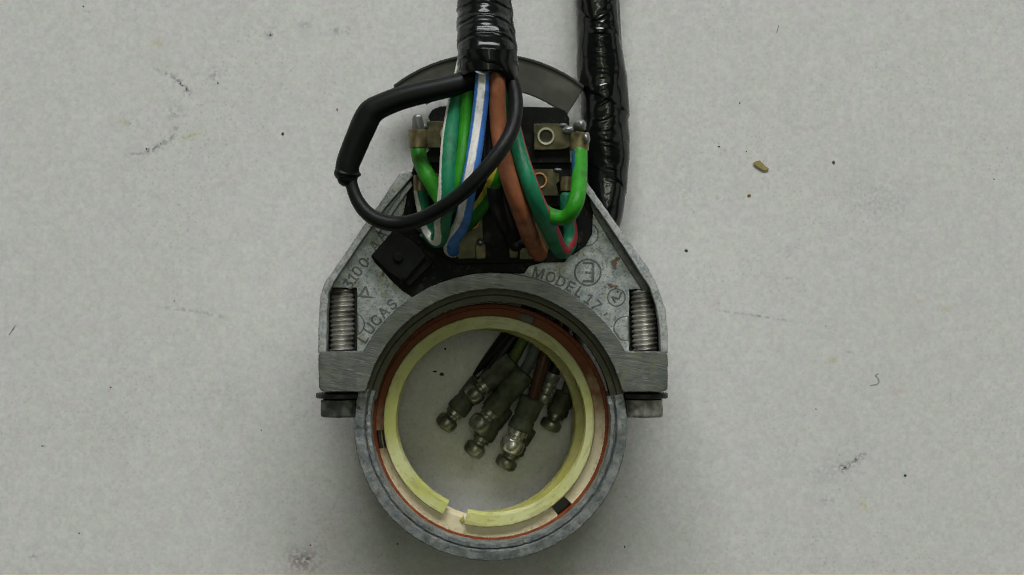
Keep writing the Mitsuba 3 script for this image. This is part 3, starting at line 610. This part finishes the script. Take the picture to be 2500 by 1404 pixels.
cable('wire', lm, [(1140, 130, 21.8), (1122, 215, 22.4), (1107, 290, 22.0), (1096, 390, 21.0), (1090, 480, 20.0), (1078, 555, 18.8), (1064, 585, 17.4), (1050, 572, 16.4), (1038, 530, 16.4), (1030, 490, 16.6), (1025, 450, 16.8)], [20, 21, 22, 22.5, 22, 21, 20, 19, 18, 17, 16], 'mat_wire_green_white', n=280, twist=(74, 75, 76, 77, 74, 50, 20, 0, -40, -60), label='green wire with a white tracer on its left edge')
cable('wire', lm, [(1178, 130, 24.2), (1178, 200, 25.0), (1168, 300, 24.0), (1154, 400, 22.2), (1140, 480, 20.4), (1122, 555, 18.8), (1100, 599, 17.4), (1103, 611, 16.0), (1112, 610, 14.9)], [18, 18.5, 19, 19.5, 20, 20, 19, 18, 16], 'mat_wire_blue_white', n=280, twist=(4, 4, 8, 14, 22, 34, 45, 50), label='blue wire with a broad white tracer')
cable('wire', lm, [(1212, 130, 24.0), (1214, 205, 24.8), (1216, 290, 23.6), (1226, 370, 21.8), (1248, 450, 20.2), (1280, 540, 19.4), (1306, 600, 17.3), (1318, 622, 16.6)], [19, 20, 21, 21, 22, 22, 21, 20], 'mat_wire_brown', n=200, label='plain brown wire')
cable('wire', lm, [(1216, 130, 22.6), (1240, 250, 22.0), (1262, 350, 21.4), (1290, 440, 20.6), (1322, 520, 19.6), (1352, 580, 18.4), (1378, 612, 17.2), (1390, 595, 16.4), (1390, 545, 16.2), (1384, 480, 16.6)], [18, 19, 20, 21, 21.5, 21, 19, 18, 17, 16], 'mat_wire_green_red', n=260, twist=(-92, -90, -88, -86, -82, -70, -40, 60, 90), label='green wire with a red tracer on its right edge')
# sleeve and the black wire that loops out of it
sl = cable('sleeve', lm, [(1150, 196, 23.4), (1110, 207, 23.8), (1040, 224, 23.8), (975, 241, 23.5), (930, 259, 23.2), (905, 275, 23.0), (892, 297, 22.9), (874, 338, 22.7), (860, 372, 22.5), (850, 398, 22.4), (846, 425, 22.3)], [26, 27, 28, 29, 30, 32, 32, 30.5, 31, 30, 28], 'mat_sleeve', n=220, segs=40, ends=(True, False), disp=lambda t, th: 0.10 * np.sin(th * 2 + t * .4) * np.exp(-((t - 16) / 2.5) ** 2), label='thick black rubber sleeve bent down on the left')
lipm, _ = tube([(848, 412, 22.3), (846, 424, 22.2), (846, 436, 22.2)], [27, 33, 25], n=30, segs=36, disp=lambda t, th: 0.12 * np.sin(3 * th))
put('cuff', lipm, 'mat_sleeve', sl, smooth=True)
cable('wire', lm, [(850, 405, 22.2), (856, 440, 22.2), (868, 480, 22.6), (896, 520, 23.2), (940, 543, 23.8), (990, 545, 24.3), (1050, 524, 26.2), (1120, 478, 27.8), (1190, 408, 28.4), (1236, 345, 27.6), (1258, 285, 26.0), (1257, 225, 24.6), (1238, 170, 23.8), (1216, 130, 23.2)], [15, 15, 16, 18, 19, 19, 18.5, 18.5, 18.5, 18, 17.5, 17, 17, 17], 'mat_sleeve', n=300, label='black wire looping over all the coloured wires')

def wrinkle(t, th):
    c, s = np.cos(th), np.sin(th)
    p = np.stack([t * 0.95 + 0.7 * np.sin(th * 1.5), c * 0.8 + 5, s * 0.8], -1)
    w = meshkit.fbm(p, 3, 11) - 0.5
    big = meshkit.fbm(np.stack([t * 0.22, c * 1.2, s * 1.2], -1) + 9, 2, 12) - 0.5
    edge = ((t * 0.11 + th * 0.16) % 1.0)
    step = 0.10 * smooth01(edge, 0.0, 0.96) * (edge < 0.96) + 0.10 * (1 - smooth01(edge, 0.96, 1.0)) * (edge >= 0.96)
    band = np.exp(-((th + 0.05 + 0.25 * np.sin(t * 0.3)) / 0.42) ** 2)
    q = meshkit.fbm(np.stack([t * 1.7 + 0.9 * np.sin(th * 2.2 + t * 0.5), c * 0.5 + 2, s * 0.5], -1), 3, 21) - 0.5
    patch = meshkit.noise(np.stack([t * 0.3, 0 * c + 3.3, 0 * c], -1), 8)
    return 0.46 * q * band * (0.25 + patch) + 0.10 * w + 0.5 * big + step
def smooth01(x, a, b):
    q = np.clip((x - a) / (b - a), 0, 1); return q * q * (3 - 2 * q)
l2 = thing('wire_loom', 'black loom in wrinkled glossy tape at the right running beneath the housing', 'wire loom')
cable('tape_sheath', l2, [(1452, -120, 3.0), (1456, 0, 3.0), (1463, 110, 3.0), (1471, 200, 3.0), (1477, 330, 3.0), (1482, 430, 3.0), (1478, 520, 3.0), (1450, 620, 3.0), (1400, 720, 3.0), (1350, 790, 3.0)], [50, 51, 53, 57, 57, 48, 40, 34, 32, 30], 'mat_tape_wrinkled', n=620, segs=84, disp=wrinkle, flat=0.00012, ends=(True, True))
cable('inner_edge', l2, [(1498, -60, 2.4), (1504, 60, 2.3), (1512, 150, 2.2), (1516, 175, 2.0)], [11, 11, 11, 6], 'mat_wire_grey', n=80, label='grey loom edge showing beside the tape')

# ------------------------------------------------------------------ bullet connectors lying inside the bore
def connector(tip, tail, z0, z1, r, look, label, lead, lead_mat, sleeve_from=0.5, metal='mat_bullet'):
    t = thing('bullet_connector', label, 'connector', 'bullet connectors lying inside the bore')
    a, b = P(*tip, z0), P(*tail, z1)
    e = a + (b - a) * sleeve_from
    e1 = a + (b - a) * (sleeve_from - 0.06)
    put('bullet', turned(a, e, [(0, 0.15 * r), (0.02, 0.62 * r), (0.08, 0.88 * r), (0.2, r), (0.42, r), (0.5, 0.9 * r), (0.56, 0.62 * r), (0.66, 0.62 * r), (0.7, 0.85 * r), (0.98, 0.82 * r), (1, 0.6 * r)], segs=24), metal, t, smooth=35)
    put('tip_hole', turned(a - (b - a) * 0.002, a + (b - a) * 0.01, [(0, 0.18 * r), (1, 0.18 * r)], segs=12), 'mat_crumb_black', t)
    put('sleeve', turned(e1, b, [(0, 0.7 * r), (0, 0.98 * r), (0.06, 1.04 * r), (0.3, 0.98 * r), (0.36, 0.88 * r), (0.44, 0.98 * r), (0.9, 1.05 * r), (0.97, 1.0 * r), (1, 0.7 * r)], segs=24), look, t, smooth=35)
    m, uv = tube([(tail[0] - (tail[0] - tip[0]) * .05, tail[1] - (tail[1] - tip[1]) * .05, z1)] + lead, 14, n=40, segs=14)
    put('lead', m, lead_mat, t, smooth=True, uv=uv)
connector((1078, 1046), (1176, 930), 1.4, 1.5, 1.30, 'mat_boot', 'leftmost bullet connector in the bore, lying on the table', [(1215, 880, 1.6), (1262, 815, 1.8), (1320, 760, 2.2)], 'mat_wire_purple', 0.42)
connector((1144, 975), (1254, 880), 3.4, 3.6, 1.25, 'mat_boot', 'upper left bullet connector in the bore, lying over its neighbour on a green lead', [(1268, 850, 3.8), (1290, 810, 3.8), (1330, 760, 3.6)], 'mat_lead_green', 0.45)
connector((1148, 1112), (1232, 990), 1.4, 1.5, 1.30, 'mat_boot', 'lower middle bullet connector in the bore, its round tip on the table', [(1262, 940, 1.6), (1300, 870, 1.8), (1340, 790, 2.2)], 'mat_wire_grey', 0.42)
connector((1158, 1052), (1282, 908), 3.6, 3.9, 1.40, 'mat_boot', 'long middle bullet connector in the bore, lying on top of the others', [(1300, 870, 4.2), (1322, 820, 4.2), (1350, 770, 4.0)], 'mat_wire_grey', 0.40)
connector((1228, 1144), (1286, 1040), 1.4, 1.5, 1.35, 'mat_boot', 'lowest bullet connector in the bore, under the shiny one', [(1310, 980, 1.6), (1340, 900, 1.8), (1360, 800, 2.2)], 'mat_lead_brown', 0.45)
connector((1242, 1106), (1302, 972), 3.8, 4.2, 1.45, 'mat_boot', 'shiny bullet connector with a bright round tip and a brown lead', [(1312, 930, 4.4), (1330, 870, 4.4), (1362, 790, 4.2)], 'mat_lead_brown', 0.48, 'mat_bullet_bright')
connector((1338, 1050), (1384, 960), 1.4, 1.6, 1.30, 'mat_boot', 'rightmost bullet connector in the bore, partly hidden by the bush', [(1398, 910, 1.7), (1410, 850, 1.9), (1410, 790, 2.2)], 'mat_wire_grey', 0.5)
connector((1322, 985), (1352, 910), 3.2, 3.6, 0.95, 'mat_solder', 'small bare bright connector behind the rightmost one', [(1362, 880, 3.8), (1374, 830, 3.8), (1390, 780, 3.6)], 'mat_wire_purple', 0.6)
bl = put('black_lead', tube([(1158, 914, 1.2), (1190, 878, 1.3), (1225, 838, 1.4), (1262, 790, 1.6), (1300, 740, 1.8)], [4, 12, 17, 18, 18], n=60, segs=16)[0], 'mat_sleeve', smooth=True, label='short black tapered lead end at the upper left of the connectors', cat='lead')

# ------------------------------------------------------------------ crumbs, a flake and fibres on the table
fk = pg((1840, 396), (1846, 393), (1856, 392), (1862, 399), (1870, 407), (1878, 412), (1874, 416), (1864, 417), (1852, 409), (1841, 402))
m = prism(fk, 0.06, 0.28, 0.05, step=3)
m.vertices[:, 2] += 0.12e-3 * meshkit.fbm(m.vertices * 900, 2, 3)
put('flake', m, 'mat_flake', label='ochre flake lying on the table at the right', cat='flake')
CR = [(690, 327, 4.5, 4.5, 'black', 'black crumb on the table at the left, level with the terminals'), (1829, 478, 5.5, 5, 'brown', 'rusty brown crumb below the ochre flake'), (2035, 397, 5, 5.5, 'olive', 'olive crumb right of the ochre flake'),
      (1675, 612, 5, 4, 'black', 'black triangular crumb right of the housing rim'), (2210, 1161, 4, 4, 'black', 'round black speck at the lower right of the table'), (1755, 358, 4, 2.2, 'black', 'tiny dark sliver left of the ochre flake'),
      (1806, 252, 3, 3, 'black', 'dark speck above the ochre flake'), (193, 1302, 3.5, 3.5, 'olive', 'dark speck at the lower left of the table'), (270, 946, 4, 3.5, 'brown', 'tan crumb at the left of the table'),
      (758, 1331, 3, 3, 'red', 'dark red speck by the pinkish stain'), (971, 1328, 4, 4, 'olive', 'olive crumb under the lower left of the ring'), (1525, 1335, 3, 5, 'olive', 'small dark crumb under the lower right of the ring'),
      (1087, 852, 3.2, 3.2, 'black', 'round black speck on the table inside the bore'), (1078, 914, 7, 5, 'black', 'black crumb on the table inside the bore'), (1062, 907, 6, 2.5, 'black', 'thin black shaving beside the crumb inside the bore'),
      (2427, 438, 3, 3, 'brown', 'tiny brown speck near the right edge'), (1822, 370, 3, 3, 'black', 'tiny black speck just above the ochre flake'), (823, 268, 3, 7, 'brown', 'brown sliver beside the bent black sleeve'),
      (660, 86, 4, 4, 'black', 'dark speck at the upper left of the table'), (204, 16, 4.5, 3, 'black', 'dark bit near the top left corner'), (358, 364, 4, 4, 'black', 'black speck on the lower grey scuff'), (393, 352, 3, 4, 'black', 'smaller black speck on the lower grey scuff'), (532, 203, 3, 4, 'black', 'black speck below the short grey scuff'),
      (1992, 999, 3, 3, 'black', 'dark speck under the curled fibre'), (2016, 797, 2.5, 3, 'olive', 'dark speck above the curled fibre'), (426, 735, 3, 3, 'olive', 'dark speck at the start of the faint scuff on the left'), (638, 1050, 2.8, 2.8, 'black', 'dark speck left of the clamp ring'), (103, 1089, 5, 3, 'olive', 'dark ragged bit at the left edge')]
for i, (x, y, rx, ry, c, lab) in enumerate(CR):
    put('crumb', blob(x, y, 0.07, rx * (0.8 if i < 6 or 11 < i < 15 else 0.55), ry * (0.8 if i < 6 or 11 < i < 15 else 0.55), 0.10, seed=i + 20, amp=0.5, sub=2), f'mat_crumb_{c}', smooth=40, label=lab, cat='crumb')
put('fibre', tube([(2146, 912, .12), (2138, 918, .14), (2145, 926, .12), (2146, 934, .14), (2138, 939, .12), (2126, 941, .1)], 1.0, n=60, segs=8)[0], 'mat_hair', smooth=True, label='curled dark fibre on the table at the right', cat='fibre')
put('fibre', tube([(38, 794, .1), (32, 803, .12), (22, 818, .1)], [0.7, 1.4, 0.6], n=30, segs=8)[0], 'mat_hair', smooth=True, label='short straight dark fibre near the left edge', cat='fibre')
put('fibre', tube([(1901, 62, .1), (1899, 70, .12), (1896, 80, .1)], [1.0, 0.9, 0.7], n=30, segs=8)[0], 'mat_hair', smooth=True, label='short dark fibre near the top right', cat='fibre')
